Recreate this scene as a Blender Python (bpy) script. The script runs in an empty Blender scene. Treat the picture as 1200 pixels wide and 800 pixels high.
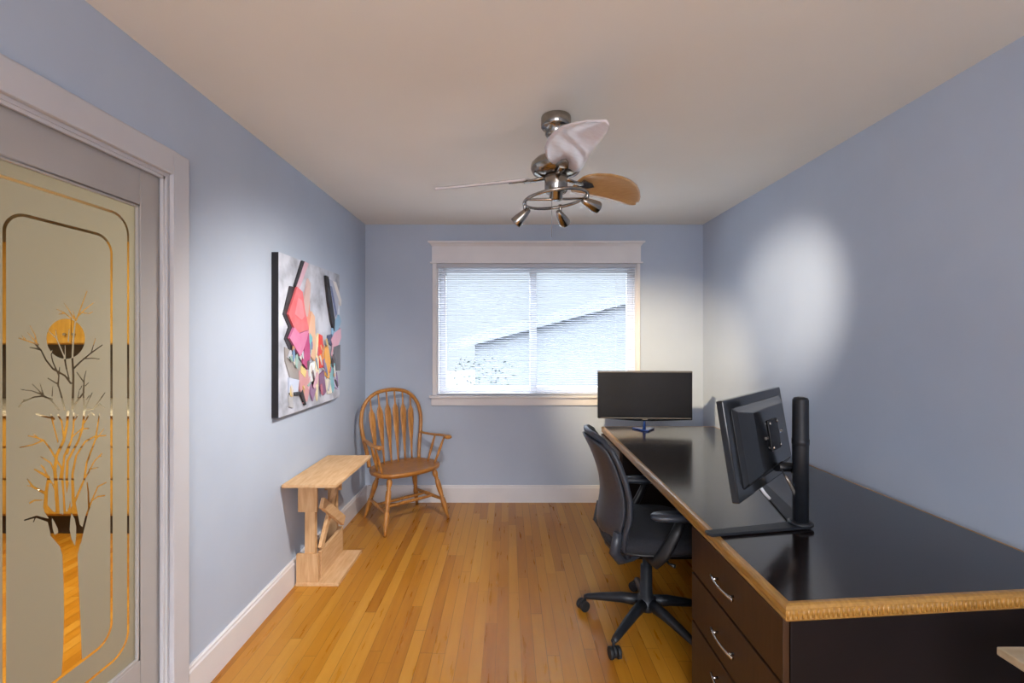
import bpy, bmesh, math, random
import numpy as np
from mathutils import Vector, Matrix, Euler

# ------------------------------------------------------------------ basics
scene = bpy.context.scene
col = scene.collection
PI = math.pi
R = math.radians

# camera: 1200x800, focal 540 px, eye 1.434 m, looking along +Y
cam_d = bpy.data.cameras.new('camera'); cam = bpy.data.objects.new('camera', cam_d); col.objects.link(cam)
cam.location = (0, 0, 1.434); cam.rotation_euler = (PI/2, 0, 0)
cam_d.sensor_width = 36; cam_d.lens = 36*540/1200
cam_d.shift_x = 4/1200; cam_d.shift_y = -3/1200
cam_d.clip_start = 0.02; cam_d.clip_end = 200
scene.camera = cam
FP, VX, VY, EYE = 540.0, 596.0, 397.0, 1.434

scene.view_settings.view_transform = 'Standard'
scene.view_settings.look = 'None'
scene.view_settings.exposure = 1.25
scene.view_settings.gamma = 1.0
scene.view_settings.use_curve_mapping = False
scene.cycles.use_denoising = True
scene.cycles.max_bounces = 10
scene.cycles.diffuse_bounces = 6
scene.cycles.transparent_max_bounces = 16
scene.cycles.sample_clamp_indirect = 6

# world: pale overcast daylight
w = bpy.data.worlds.new('overcast_sky'); scene.world = w; w.use_nodes = True
bg = w.node_tree.nodes['Background']
bg.inputs[1].default_value = 1.0
_nt = w.node_tree; _tc = _nt.nodes.new('ShaderNodeTexCoord'); _sp = _nt.nodes.new('ShaderNodeSeparateXYZ'); _rp = _nt.nodes.new('ShaderNodeMapRange')
_nt.links.new(_tc.outputs['Generated'], _sp.inputs[0]); _nt.links.new(_sp.outputs[2], _rp.inputs['Value'])   # overcast: bright overhead, dim at the horizon
_rp.inputs['From Min'].default_value = 0.16; _rp.inputs['From Max'].default_value = 0.55; _rp.inputs['To Min'].default_value = 0.50; _rp.inputs['To Max'].default_value = 13.0
_vm = _nt.nodes.new('ShaderNodeVectorMath'); _vm.operation = 'SCALE'; _vm.inputs[0].default_value = (0.88, 0.93, 1.0)
_nt.links.new(_rp.outputs[0], _vm.inputs['Scale']); _nt.links.new(_vm.outputs[0], bg.inputs[0])

def area(name, loc, rot, sx, sy, power, color, portal=False, spread=None):
    d = bpy.data.lights.new(name, 'AREA'); d.shape = 'RECTANGLE'; d.size = sx; d.size_y = sy
    d.energy = power; d.color = color
    if portal: d.cycles.is_portal = True
    if spread: d.spread = spread
    o = bpy.data.objects.new(name, d); o.location = loc; o.rotation_euler = rot; col.objects.link(o)
    return o
# room box
XL, XR, YB, YF, ZC = -1.26, 1.71, 4.054, -1.7, 2.44
WX0, WX1, WZ0, WZ1 = -0.632, 1.124, 0.940, 2.093       # window opening
area('window_portal', (0.25, YB+0.16, 1.515), (-PI/2, 0, 0), 1.73, 1.14, 1, (1, 1, 1), portal=True)
# added fill light behind the camera, set in a made-up window opening
area('rear_fill_light', (0.1, YF-0.02, 1.55), (PI/2, 0, 0), 1.7, 1.25, 21, (0.98, 0.95, 1.0))
# ceiling light of the kitchen next door
area('kitchen_ceiling_light', (-2.7, 1.9, 2.38), (0, 0, 0), 0.7, 0.7, 46, (1.0, 0.87, 0.64))

# ------------------------------------------------------------------ materials
def lin(h):
    h = h.lstrip('#'); v = [int(h[i:i+2], 16)/255 for i in (0, 2, 4)]
    return tuple(c/12.92 if c <= 0.04045 else ((c+0.055)/1.055)**2.4 for c in v) + (1,)
def new_mat(name):
    m = bpy.data.materials.new(name); m.use_nodes = True
    nt = m.node_tree; b = nt.nodes['Principled BSDF']
    return m, nt, b
def N(nt, t, **kw):
    n = nt.nodes.new(t)
    for k, v in kw.items(): setattr(n, k, v)
    return n
def mat(name, base, rough=0.5, metal=0.0, var=None, scale=8, stretch=(1, 1, 1), bump=0.0, coat=0.0, spec=None, detail=4, coatr=0.08):
    """base colour; var = second colour mixed in by noise (wear, grain or mottling of the thing itself)"""
    m, nt, b = new_mat(name)
    b.inputs['Base Color'].default_value = lin(base)
    b.inputs['Roughness'].default_value = rough; b.inputs['Metallic'].default_value = metal
    if coat: b.inputs['Coat Weight'].default_value = coat; b.inputs['Coat Roughness'].default_value = coatr
    if spec is not None: b.inputs['Specular IOR Level'].default_value = spec
    tc = N(nt, 'ShaderNodeTexCoord'); mp = N(nt, 'ShaderNodeMapping'); mp.inputs['Scale'].default_value = stretch
    nz = N(nt, 'ShaderNodeTexNoise'); nz.inputs['Scale'].default_value = scale; nz.inputs['Detail'].default_value = detail
    nt.links.new(tc.outputs['Object'], mp.inputs[0]); nt.links.new(mp.outputs[0], nz.inputs['Vector'])
    if var:
        r = N(nt, 'ShaderNodeValToRGB'); r.color_ramp.elements[0].position = 0.32; r.color_ramp.elements[1].position = 0.68
        r.color_ramp.elements[0].color = lin(base); r.color_ramp.elements[1].color = lin(var)
        nt.links.new(nz.outputs['Fac'], r.inputs[0]); nt.links.new(r.outputs[0], b.inputs['Base Color'])
    if bump:
        bp = N(nt, 'ShaderNodeBump'); bp.inputs['Strength'].default_value = bump; bp.inputs['Distance'].default_value = 0.01
        nt.links.new(nz.outputs['Fac'], bp.inputs['Height']); nt.links.new(bp.outputs[0], b.inputs['Normal'])
    return m

def floor_mat(name, c_lo, c_mid, c_hi, gap, bw=0.058, bl=0.95, rough=0.3):
    m, nt, b = new_mat(name); L = nt.links.new
    tc = N(nt, 'ShaderNodeTexCoord'); sp = N(nt, 'ShaderNodeSeparateXYZ'); L(tc.outputs['Object'], sp.inputs[0])
    def M(op, a, bb=None, c=None):
        n = N(nt, 'ShaderNodeMath', operation=op)
        for i, v in enumerate((a, bb, c)):
            if v is None: continue
            if isinstance(v, (int, float)): n.inputs[i].default_value = v
            else: L(v, n.inputs[i])
        return n.outputs[0]
    xs = M('DIVIDE', sp.outputs[0], bw); row = M('FLOOR', xs); fx = M('SUBTRACT', xs, row)
    wn = N(nt, 'ShaderNodeTexWhiteNoise', noise_dimensions='1D'); L(row, wn.inputs['W'])
    ys = M('ADD', M('DIVIDE', sp.outputs[1], bl), M('MULTIPLY', wn.outputs['Value'], 7.31)); bi = M('FLOOR', ys); fy = M('SUBTRACT', ys, bi)
    cb = N(nt, 'ShaderNodeCombineXYZ'); L(row, cb.inputs[0]); L(bi, cb.inputs[1])
    w2 = N(nt, 'ShaderNodeTexWhiteNoise', noise_dimensions='3D'); L(cb.outputs[0], w2.inputs['Vector'])
    # grain: noise stretched along the board, shifted per board
    mp = N(nt, 'ShaderNodeMapping'); mp.inputs['Scale'].default_value = (26, 2.2, 1); L(tc.outputs['Object'], mp.inputs[0])
    ad = N(nt, 'ShaderNodeVectorMath', operation='ADD'); L(mp.outputs[0], ad.inputs[0]); 
    sc = N(nt, 'ShaderNodeVectorMath', operation='SCALE'); L(w2.outputs['Color'], sc.inputs[0]); sc.inputs['Scale'].default_value = 20; L(sc.outputs[0], ad.inputs[1])
    nz = N(nt, 'ShaderNodeTexNoise'); nz.inputs['Scale'].default_value = 1.6; nz.inputs['Detail'].default_value = 5; L(ad.outputs[0], nz.inputs['Vector'])
    fac = M('ADD', M('MULTIPLY', w2.outputs['Value'], 0.55), M('MULTIPLY', nz.outputs['Fac'], 0.5))
    r = N(nt, 'ShaderNodeValToRGB'); e = r.color_ramp.elements
    e[0].position = 0.12; e[0].color = lin(c_lo); e[1].position = 0.95; e[1].color = lin(c_hi)
    k = e.new(0.5); k.color = lin(c_mid); L(fac, r.inputs[0])
    gx = M('MINIMUM', fx, M('SUBTRACT', 1, fx)); gy = M('MULTIPLY', M('MINIMUM', fy, M('SUBTRACT', 1, fy)), bl/bw)
    g = M('MINIMUM', gx, gy); gm = M('LESS_THAN', g, M('MULTIPLY_ADD', wn.outputs['Value'], 0.022, 0.008))
    mx = N(nt, 'ShaderNodeMix', data_type='RGBA'); L(M('MULTIPLY', gm, 0.62), mx.inputs['Factor']); L(r.outputs[0], mx.inputs['A']); mx.inputs['B'].default_value = lin(gap)
    L(mx.outputs['Result'], b.inputs['Base Color'])
    L(M('MULTIPLY_ADD', nz.outputs['Fac'], 0.22, rough-0.1), b.inputs['Roughness'])
    bp = N(nt, 'ShaderNodeBump'); bp.inputs['Strength'].default_value = 0.12; bp.inputs['Distance'].default_value = 0.004
    L(M('SUBTRACT', M('MULTIPLY', nz.outputs['Fac'], 0.4), gm), bp.inputs['Height']); L(bp.outputs[0], b.inputs['Normal'])
    return m

M_ = {}
M_['wall'] = mat('wall_paint', '#adb9cb', 0.75, var='#b1bdce', scale=3, bump=0.02)
M_['ceiling'] = mat('ceiling_paint', '#e6e3da', 0.85, var='#e3e0d7', scale=2)
M_['trim'] = mat('white_trim', '#dcdadb', 0.4, var='#d6d4d6', scale=5)
M_['casing'] = mat('door_casing_paint', '#c2c2c7', 0.4, var='#bdbdc2', scale=5)
M_['door'] = mat('door_paint', '#a9a6a4', 0.45, var='#a4a19f', scale=4)
M_['floor'] = floor_mat('maple_floor', '#95590f', '#b1761f', '#c28d38', '#3c1f09')
M_['kitchen_wall'] = mat('kitchen_wall', '#b9a88a', 0.7, var='#b3a285', scale=3)
M_['cabinet'] = mat('honey_cabinet', '#c29440', 0.35, var='#a97e30', scale=5, stretch=(6, 6, 1), spec=.5)
M_['granite'] = mat('pale_counter', '#d8d2c6', 0.25, var='#a89f90', scale=60)
M_['tile'] = mat('dark_backsplash', '#4a4038', 0.3, var='#5b4c40', scale=14)
M_['kick'] = mat('toe_kick', '#35261d', 0.6, var='#2c1f18', scale=9)
M_['oak'] = mat('golden_oak', '#bd8440', 0.35, var='#98642c', scale=9, stretch=(7, 7, 1.2), bump=0.05, coat=0.25, coatr=.2)
M_['oak_seat'] = mat('golden_oak_seat', '#ab7232', 0.32, var='#925d24', scale=8, stretch=(1.5, 8, 4), bump=0.05, coat=0.3, coatr=.2)
M_['pine'] = mat('raw_pine', '#d8b489', 0.6, var='#c79d6e', scale=6, stretch=(9, 1.2, 9), bump=0.03)
M_['pine_v'] = mat('raw_pine_upright', '#d2ac80', 0.6, var='#bf9464', scale=6, stretch=(9, 9, 1.2), bump=0.03)
M_['dull_maple'] = mat('dull_maple', '#a8957a', 0.55, var='#9a8769', scale=6, stretch=(2, 9, 9))
M_['desk_dark'] = mat('espresso_veneer', '#37200f', 0.4, var='#2a170a', scale=6, stretch=(8, 8, 1.5), bump=0.03)
M_['desk_side'] = mat('espresso_laminate', '#0f0607', 0.6, var='#0b0405', scale=6, spec=.25)
M_['desk_top'] = mat('espresso_top', '#1a0f0c', 0.18, var='#140b09', scale=7, stretch=(10, 1.2, 10), bump=0.02, coat=0.5, coatr=0.12, spec=.35)
M_['edge'] = mat('oak_edge', '#aa7e3c', 0.35, var='#8c652a', scale=30, stretch=(3, 0.5, 3), coat=0.3, coatr=.15)
M_['steel'] = mat('brushed_steel', '#c9c7c4', 0.25, 1.0, var='#b9b6b2', scale=40)
M_['chrome'] = mat('brushed_nickel', '#a8a29a', 0.2, 1.0, var='#989189', scale=30)
M_['maple'] = mat('pale_maple_blade', '#c99c62', 0.3, var='#bd8d52', scale=8, stretch=(3, 12, 12), coat=1.0, coatr=0.12)
M_['glare_white'] = mat('glare_white_blade', '#d9d2d6', 0.3, var='#cfc6c8', scale=6, stretch=(3, 12, 12), coat=1.0, coatr=0.1)  # window glare put into the base colour of two blades
M_['black'] = mat('black_plastic', '#101114', 0.45, var='#15161a', scale=50)
M_['black_gloss'] = mat('gloss_black_plastic', '#060709', 0.2, var='#08090b', scale=10, coat=0.4)
M_['screen'] = mat('dark_screen', '#17171a', 0.22, var='#19191c', scale=4)
M_['grey_plastic'] = mat('grey_plastic', '#343a44', 0.38, var='#2e333c', scale=60)
M_['stand'] = mat('charcoal_metal', '#24272d', 0.45, 0.3, var='#202328', scale=40)
M_['fabric'] = mat('charcoal_fabric', '#1d1f25', 0.95, var='#272930', scale=160, bump=0.15)
M_['mesh_back'] = mat('charcoal_mesh_weave', '#202329', 0.85, var='#2d3139', scale=220, bump=0.2)
M_['blue'] = mat('blue_acrylic', '#16306b', 0.15, var='#1a3a80', scale=9, coat=0.6)
M_['white_pl'] = mat('white_plastic', '#d9dade', 0.4, var='#d2d3d8', scale=20)
M_['silver'] = mat('silver_bezel', '#9a948c', 0.25, 0.7, var='#8c867f', scale=20)
M_['rubber'] = mat('caster_rubber', '#15171a', 0.6, var='#1b1d21', scale=40)
M_['snow'] = mat('pale_siding', '#5d5f63', 0.8, var='#57595d', scale=2, stretch=(1, 1, 9))
M_['roof'] = mat('roof_shingle', '#38393c', 0.9, var='#404145', scale=20)
M_['fascia'] = mat('white_fascia', '#606265', 0.7, var='#5c5e61', scale=4)
M_['ground'] = mat('pale_yard', '#404243', 0.9, var='#3a3c3a', scale=3)
M_['leaf'] = mat('shrub_leaf', '#141d16', 0.8, var='#1f2a1e', scale=12)
M_['bark'] = mat('shrub_bark', '#3a2f27', 0.9, var='#463a30', scale=18)
M_['canvas_side'] = mat('black_canvas_edge', '#141216', 0.7, var='#1b181d', scale=20)

# slat: thin white pvc that lets daylight through
def slat_mat():
    m, nt, b = new_mat('blind_slat_white')
    b.inputs['Base Color'].default_value = lin('#bcbfc8'); b.inputs['Roughness'].default_value = 0.4
    tr = N(nt, 'ShaderNodeBsdfTranslucent'); tr.inputs[0].default_value = lin('#dfe2ee')
    nz = N(nt, 'ShaderNodeTexNoise'); nz.inputs['Scale'].default_value = 4
    mr = N(nt, 'ShaderNodeMapRange'); mr.inputs['To Min'].default_value = 0.03; mr.inputs['To Max'].default_value = 0.05
    nt.links.new(nz.outputs['Fac'], mr.inputs['Value'])
    mx = N(nt, 'ShaderNodeMixShader'); nt.links.new(mr.outputs[0], mx.inputs[0])
    nt.links.new(b.outputs[0], mx.inputs[1]); nt.links.new(tr.outputs[0], mx.inputs[2])
    nt.links.new(mx.outputs[0], nt.nodes['Material Output'].inputs[0]); return m
M_['slat'] = slat_mat()
def glass_mat(name, tint='#f4f8fa', gl=0.06):
    m, nt, b = new_mat(name); nt.nodes.remove(b)
    t = N(nt, 'ShaderNodeBsdfTransparent'); t.inputs[0].default_value = lin(tint)
    g = N(nt, 'ShaderNodeBsdfGlossy'); g.inputs['Roughness'].default_value = 0.02
    lw = N(nt, 'ShaderNodeLayerWeight'); lw.inputs['Blend'].default_value = 0.5
    pw = N(nt, 'ShaderNodeMath', operation='POWER'); nt.links.new(lw.outputs['Facing'], pw.inputs[0]); pw.inputs[1].default_value = 4
    fr = N(nt, 'ShaderNodeMath', operation='MULTIPLY_ADD'); nt.links.new(pw.outputs[0], fr.inputs[0]); fr.inputs[1].default_value = 0.5; fr.inputs[2].default_value = 0.0
    mx = N(nt, 'ShaderNodeMixShader'); nt.links.new(fr.outputs[0], mx.inputs[0])
    nt.links.new(t.outputs[0], mx.inputs[1]); nt.links.new(g.outputs[0], mx.inputs[2])
    nt.links.new(mx.outputs[0], nt.nodes['Material Output'].inputs[0]); return m
M_['glass'] = glass_mat('clear_glass')
def etched_mat():
    m, nt, b = new_mat('etched_glass'); L = nt.links.new
    at = N(nt, 'ShaderNodeAttribute', attribute_name='clear')
    mr = N(nt, 'ShaderNodeMapRange'); mr.inputs['From Min'].default_value = -0.0005; mr.inputs['From Max'].default_value = 0.0005
    L(at.outputs['Fac'], mr.inputs['Value'])
    b.inputs['Base Color'].default_value = lin('#7e7b70'); b.inputs['Roughness'].default_value = 0.55
    tr = N(nt, 'ShaderNodeBsdfTranslucent'); tr.inputs[0].default_value = lin('#c8c4b4')
    m1 = N(nt, 'ShaderNodeMixShader'); m1.inputs[0].default_value = 0.25; L(b.outputs[0], m1.inputs[1]); L(tr.outputs[0], m1.inputs[2])
    t = N(nt, 'ShaderNodeBsdfTransparent'); t.inputs[0].default_value = lin('#fbfbf6')
    m2 = N(nt, 'ShaderNodeMixShader'); L(mr.outputs[0], m2.inputs[0]); L(m1.outputs[0], m2.inputs[1]); L(t.outputs[0], m2.inputs[2])
    L(m2.outputs[0], nt.nodes['Material Output'].inputs[0]); return m
M_['etched'] = etched_mat()

# ------------------------------------------------------------------ mesh helpers
class MB:
    def __init__(s): s.v = []; s.f = []; s.sm = []
    def add(s, vs, fs, smooth=False, mtx=None):
        n = len(s.v)
        for p in vs:
            p = Vector(p)
            s.v.append(tuple(mtx @ p) if mtx is not None else tuple(p))
        for f in fs: s.f.append([i+n for i in f]); s.sm.append(smooth)
        return s
    def box(s, x0, x1, y0, y1, z0, z1, mtx=None):
        vs = [(x0, y0, z0), (x1, y0, z0), (x1, y1, z0), (x0, y1, z0), (x0, y0, z1), (x1, y0, z1), (x1, y1, z1), (x0, y1, z1)]
        return s.add(vs, [(3, 2, 1, 0), (4, 5, 6, 7), (0, 1, 5, 4), (1, 2, 6, 5), (2, 3, 7, 6), (3, 0, 4, 7)], mtx=mtx)
    def prism(s, poly, z0, z1, mtx=None, smooth=False):
        """polygon in XY extruded in Z"""
        n = len(poly); a = sum(poly[i][0]*poly[(i+1) % n][1]-poly[(i+1) % n][0]*poly[i][1] for i in range(n))
        if a < 0: poly = poly[::-1]
        vs = [(x, y, z0) for x, y in poly]+[(x, y, z1) for x, y in poly]
        s.add(vs, [tuple(range(n))[::-1], tuple(range(n, 2*n))], mtx=mtx)
        s.add(vs, [(i, (i+1) % n, n+(i+1) % n, n+i) for i in range(n)], smooth=smooth, mtx=mtx); return s
    def lathe(s, prof, seg=24, mtx=None, caps=True):
        """prof = [(r,z)] around Z"""
        vs = [(r*math.cos(2*PI*k/seg), r*math.sin(2*PI*k/seg), z) for r, z in prof for k in range(seg)]
        fs = [(i*seg+k, i*seg+(k+1) % seg, (i+1)*seg+(k+1) % seg, (i+1)*seg+k) for i in range(len(prof)-1) for k in range(seg)]
        up = prof[-1][1] >= prof[0][1]
        if not up: fs = [f[::-1] for f in fs]
        s.add(vs, fs, True, mtx)
        if caps:
            a = tuple(range(seg)); b = tuple((len(prof)-1)*seg+k for k in range(seg))
            s.add(vs, [a[::-1], b] if up else [a, b[::-1]], False, mtx)
        return s
    def tube(s, path, rad, seg=12, closed=False, flat=None, mtx=None, up=None):
        """round (or elliptical: flat=(a,b) factors) tube through path; rad number or list"""
        P = [Vector(p) for p in path]; n = len(P)
        rad = rad if isinstance(rad, (list, tuple)) else [rad]*n
        vs = []; ref = Vector(up) if up else None; prev = None
        for i in range(n):
            if closed: t = P[(i+1) % n]-P[i-1]
            else: t = P[min(i+1, n-1)]-P[max(i-1, 0)]
            t.normalize()
            if ref is not None: a = ref - t*ref.dot(t)
            elif prev is None:
                a = Vector((0, 0, 1)) if abs(t.z) < 0.9 else Vector((1, 0, 0)); a = a-t*a.dot(t)
            else: a = prev-t*prev.dot(t)
            a.normalize(); prev = a; b = t.cross(a)
            fa, fb = flat if flat else (1, 1)
            for k in range(seg):
                th = 2*PI*k/seg
                vs.append(P[i]+a*(rad[i]*fa*math.cos(th))+b*(rad[i]*fb*math.sin(th)))
        m = n if closed else n-1
        fs = [(i*seg+k, i*seg+(k+1) % seg, ((i+1) % n)*seg+(k+1) % seg, ((i+1) % n)*seg+k) for i in range(m) for k in range(seg)]
        s.add(vs, fs, True, mtx)
        if not closed: s.add(vs, [tuple(range(seg))[::-1], tuple((n-1)*seg+k for k in range(seg))], False, mtx)
        return s
    def loft(s, rings, mtx=None, smooth=True, caps=True):
        seg = len(rings[0]); vs = [p for r in rings for p in r]
        s.add(vs, [(i*seg+k, i*seg+(k+1) % seg, (i+1)*seg+(k+1) % seg, (i+1)*seg+k) for i in range(len(rings)-1) for k in range(seg)], smooth, mtx)
        if caps: s.add(vs, [tuple(range(seg))[::-1], tuple((len(rings)-1)*seg+k for k in range(seg))], False, mtx)
        return s
    def build(s, name, m, parent=None, bevel=0, sub=0, segs=2, loc=None, rot=None):
        me = bpy.data.meshes.new(name); me.from_pydata([tuple(p) for p in s.v], [], s.f)
        me.polygons.foreach_set('use_smooth', s.sm)
        bm = bmesh.new(); bm.from_mesh(me); bmesh.ops.remove_doubles(bm, verts=bm.verts, dist=1e-6)
        bmesh.ops.recalc_face_normals(bm, faces=bm.faces); bm.to_mesh(me); bm.free()
        me.materials.append(m if not isinstance(m, str) else M_[m])
        o = bpy.data.objects.new(name, me); col.objects.link(o)
        if loc: o.location = loc
        if rot: o.rotation_euler = rot
        if parent: o.parent = parent
        if bevel:
            b = o.modifiers.new('bevel', 'BEVEL'); b.width = bevel; b.segments = segs; b.limit_method = 'ANGLE'; b.angle_limit = R(40)
        if sub:
            b = o.modifiers.new('sub', 'SUBSURF'); b.levels = sub; b.render_levels = sub
        return o
def tag(o, label=None, cat=None, group=None, kind=None):
    if label: o['label'] = label
    if cat: o['category'] = cat
    if group: o['group'] = group
    if kind: o['kind'] = kind
    return o
def thing(name, label, cat, loc=(0, 0, 0), rz=0, group=None):
    o = bpy.data.objects.new(name, None); o.empty_display_size = 0.1; col.objects.link(o)
    o.location = loc; o.rotation_euler = (0, 0, rz); return tag(o, label, cat, group)
def struct(name, mb, m, **k): return tag(mb.build(name, m, **k), kind='structure')
def mk(): return MB()
def axis_mtx(p, d):
    """matrix taking local Z to direction d at point p"""
    return Matrix.Translation(Vector(p)) @ Vector(d).to_track_quat('Z', 'Y').to_matrix().to_4x4()
def copy_tree(o, parent=None):
    c = o.copy(); col.objects.link(c)
    if parent: c.parent = parent
    for ch in list(o.children): copy_tree(ch, c)
    return c

# ------------------------------------------------------------------ room shell
T = 0.12
DY0, DY1, DZ = 0.93, 1.71, 2.045                       # door opening in the left wall
struct('floor', mk().box(-4.7, XR+T, YF-T, YB+T, -0.06, 0), 'floor')
struct('ceiling', mk().box(XL-T, XR+T, YF-T, YB+T, ZC, ZC+0.08), 'ceiling')
wl = mk(); wl.box(XL-T, XL, YF-T, DY0, 0, ZC); wl.box(XL-T, XL, DY1, YB+T, 0, ZC); wl.box(XL-T, XL, DY0, DY1, DZ, ZC)
struct('wall_left', wl, 'wall')
wb = mk(); wb.box(XL, WX0, YB, YB+T, 0, ZC); wb.box(WX1, XR, YB, YB+T, 0, ZC); wb.box(WX0, WX1, YB, YB+T, 0, WZ0); wb.box(WX0, WX1, YB, YB+T, WZ1, ZC)
struct('wall_back', wb, 'wall')
struct('wall_right', mk().box(XR, XR+T, YF-T, YB+T, 0, ZC), 'wall')
wf = mk(); wf.box(XL, -0.8, YF-T, YF, 0, ZC); wf.box(1.0, XR, YF-T, YF, 0, ZC); wf.box(-0.8, 1.0, YF-T, YF, 0, 0.9); wf.box(-0.8, 1.0, YF-T, YF, 2.2, ZC)  # opening added in this unseen wall for the fill light
struct('wall_front', wf, 'wall')
def board_profile(h=0.15, t=0.016):
    return [(0, 0), (t, 0), (t, h-0.022), (t-0.004, h-0.014), (t-0.004, h-0.006), (t-0.009, h), (0, h)]
def baseboard(name, p0, p1, inward):
    p0, p1 = Vector(p0), Vector(p1); n = Vector(inward)
    rings = [[(p.x+n.x*t, p.y+n.y*t, z) for t, z in board_profile()] for p in (p0, p1)]
    return struct(name, mk().loft(rings, smooth=False), 'trim')
baseboard('baseboard_left', (XL, DY1+0.085, 0), (XL, YB, 0), (1, 0, 0))
baseboard('baseboard_back', (XL+0.016, YB, 0), (XR-0.016, YB, 0), (0, -1, 0))
baseboard('baseboard_right', (XR, YF, 0), (XR, YB, 0), (-1, 0, 0))

# ------------------------------------------------------------------ door with etched glass (left wall)
cs = mk()
cx = XL+0.020
cs.box(XL, cx, DY1-0.003, DY1+0.082, 0, DZ+0.085); cs.box(XL, cx, DY0-0.082, DY0+0.003, 0, DZ+0.085); cs.box(XL, cx, DY0+0.003, DY1-0.003, DZ-0.003, DZ+0.085)
struct('trim_1', cs, 'casing', bevel=0.004)
jb = mk()
jb.box(XL-T, XL+0.001, DY1-0.014, DY1-0.001, 0, DZ-0.001); jb.box(XL-T, XL+0.001, DY0+0.001, DY0+0.014, 0, DZ-0.001); jb.box(XL-T, XL+0.001, DY0+0.014, DY1-0.014, DZ-0.014, DZ-0.001)
jb.box(XL-0.013, XL-0.004, DY1-0.024, DY1-0.014, 0, DZ-0.014); jb.box(XL-0.013, XL-0.004, DY0+0.014, DY1-0.014, DZ-0.024, DZ-0.014)
struct('trim_2', jb, 'casing')
DFX = -1.283                                            # door face
GX = -1.297                                             # glass plane
GY0, GY1, GZ0, GZ1 = 1.062, 1.606, 0.315, 1.900
door = thing('door_1', None, None, (DFX-0.018, (DY0+DY1)/2, 0)); door['kind'] = 'structure'
oX, oY = door.location.x, door.location.y
fr = mk(); dx0, dx1 = DFX-0.036-oX, DFX-oX
ya, yb = DY0+0.018-oY, DY1-0.017-oY
fr.box(dx0, dx1, ya, GY0-oY, 0.008, DZ-0.018); fr.box(dx0, dx1, GY1-oY, yb, 0.008, DZ-0.018)
fr.box(dx0, dx1, GY0-oY, GY1-oY, 0.008, GZ0); fr.box(dx0, dx1, GY0-oY, GY1-oY, GZ1, DZ-0.018)
fr.build('door_frame', 'door', door, bevel=0.003)
gb = mk(); b_ = 0.010
for (y0, y1, z0, z1) in ((GY0, GY0+b_, GZ0, GZ1), (GY1-b_, GY1, GZ0, GZ1), (GY0, GY1, GZ0, GZ0+b_), (GY0, GY1, GZ1-b_, GZ1)):
    gb.box(GX+0.001-oX, DFX-0.002-oX, y0-oY, y1-oY, z0, z1)
gb.build('glazing_bead', 'door', door, bevel=0.003)
hd = mk(); hd.box(DFX-oX, DFX+0.004-oX, GY0-0.085-oY, GY0-0.045-oY, 0.95, 1.10)
hd.build('pull_plate', 'steel', door, bevel=0.002)

# the etched picture: signed distance in the plane of the glass, positive where the glass is clear
def g2(px, py):                                        # photograph pixel -> (y,z) on the glass
    Y = -GX*FP/(VX-px); return Y, EYE-(py-VY)*Y/FP
def a2(zx, zy): return g2(zx/5.0, 340+zy/5.0)
def a3(zx, zy): return g2(zx/4.707, 470+zy/4.707)
def a5(zx, zy): return g2(zx/5.0, 640+zy/5.0)
NY, NZ = 218, 636
ys = np.linspace(GY0, GY1, NY); zs = np.linspace(GZ0, GZ1, NZ)
YY, ZZ = np.meshgrid(ys, zs)
def seg_sd(sd, p, q, r0, r1):
    mrg = 0.012
    m = (YY > min(p[0], q[0])-mrg) & (YY < max(p[0], q[0])+mrg) & (ZZ > min(p[1], q[1])-mrg) & (ZZ < max(p[1], q[1])+mrg)
    y, z = YY[m], ZZ[m]; d = (q[0]-p[0], q[1]-p[1]); l2 = d[0]**2+d[1]**2+1e-12
    t = np.clip(((y-p[0])*d[0]+(z-p[1])*d[1])/l2, 0, 1)
    dist = np.hypot(y-p[0]-t*d[0], z-p[1]-t*d[1]); sd[m] = np.maximum(sd[m], (r0+(r1-r0)*t)-dist)
def poly_sd(poly):
    inside = np.zeros(YY.shape, bool); dist = np.full(YY.shape, 9.0); n = len(poly)
    for i in range(n):
        (x0, y0), (x1, y1) = poly[i], poly[(i+1) % n]
        c = ((y0 > ZZ) != (y1 > ZZ)) & (YY < (x1-x0)*(ZZ-y0)/((y1-y0) if abs(y1-y0) > 1e-9 else 1e-9)+x0); inside ^= c
        d = (x1-x0, y1-y0); l2 = d[0]**2+d[1]**2+1e-12
        t = np.clip(((YY-x0)*d[0]+(ZZ-y0)*d[1])/l2, 0, 1); dist = np.minimum(dist, np.hypot(YY-x0-t*d[0], ZZ-y0-t*d[1]))
    return np.where(inside, dist, -dist)
tree = np.full(YY.shape, -0.012)
def branch(fn, pts, w0, w1):                            # widths in mm
    P = [fn(*p) for p in pts]; n = len(P)-1
    for i in range(n):
        ra = (w0+(w1-w0)*i/n)/2000; rb = (w0+(w1-w0)*(i+1)/n)/2000
        seg_sd(tree, P[i], P[i+1], ra, rb)
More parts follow.
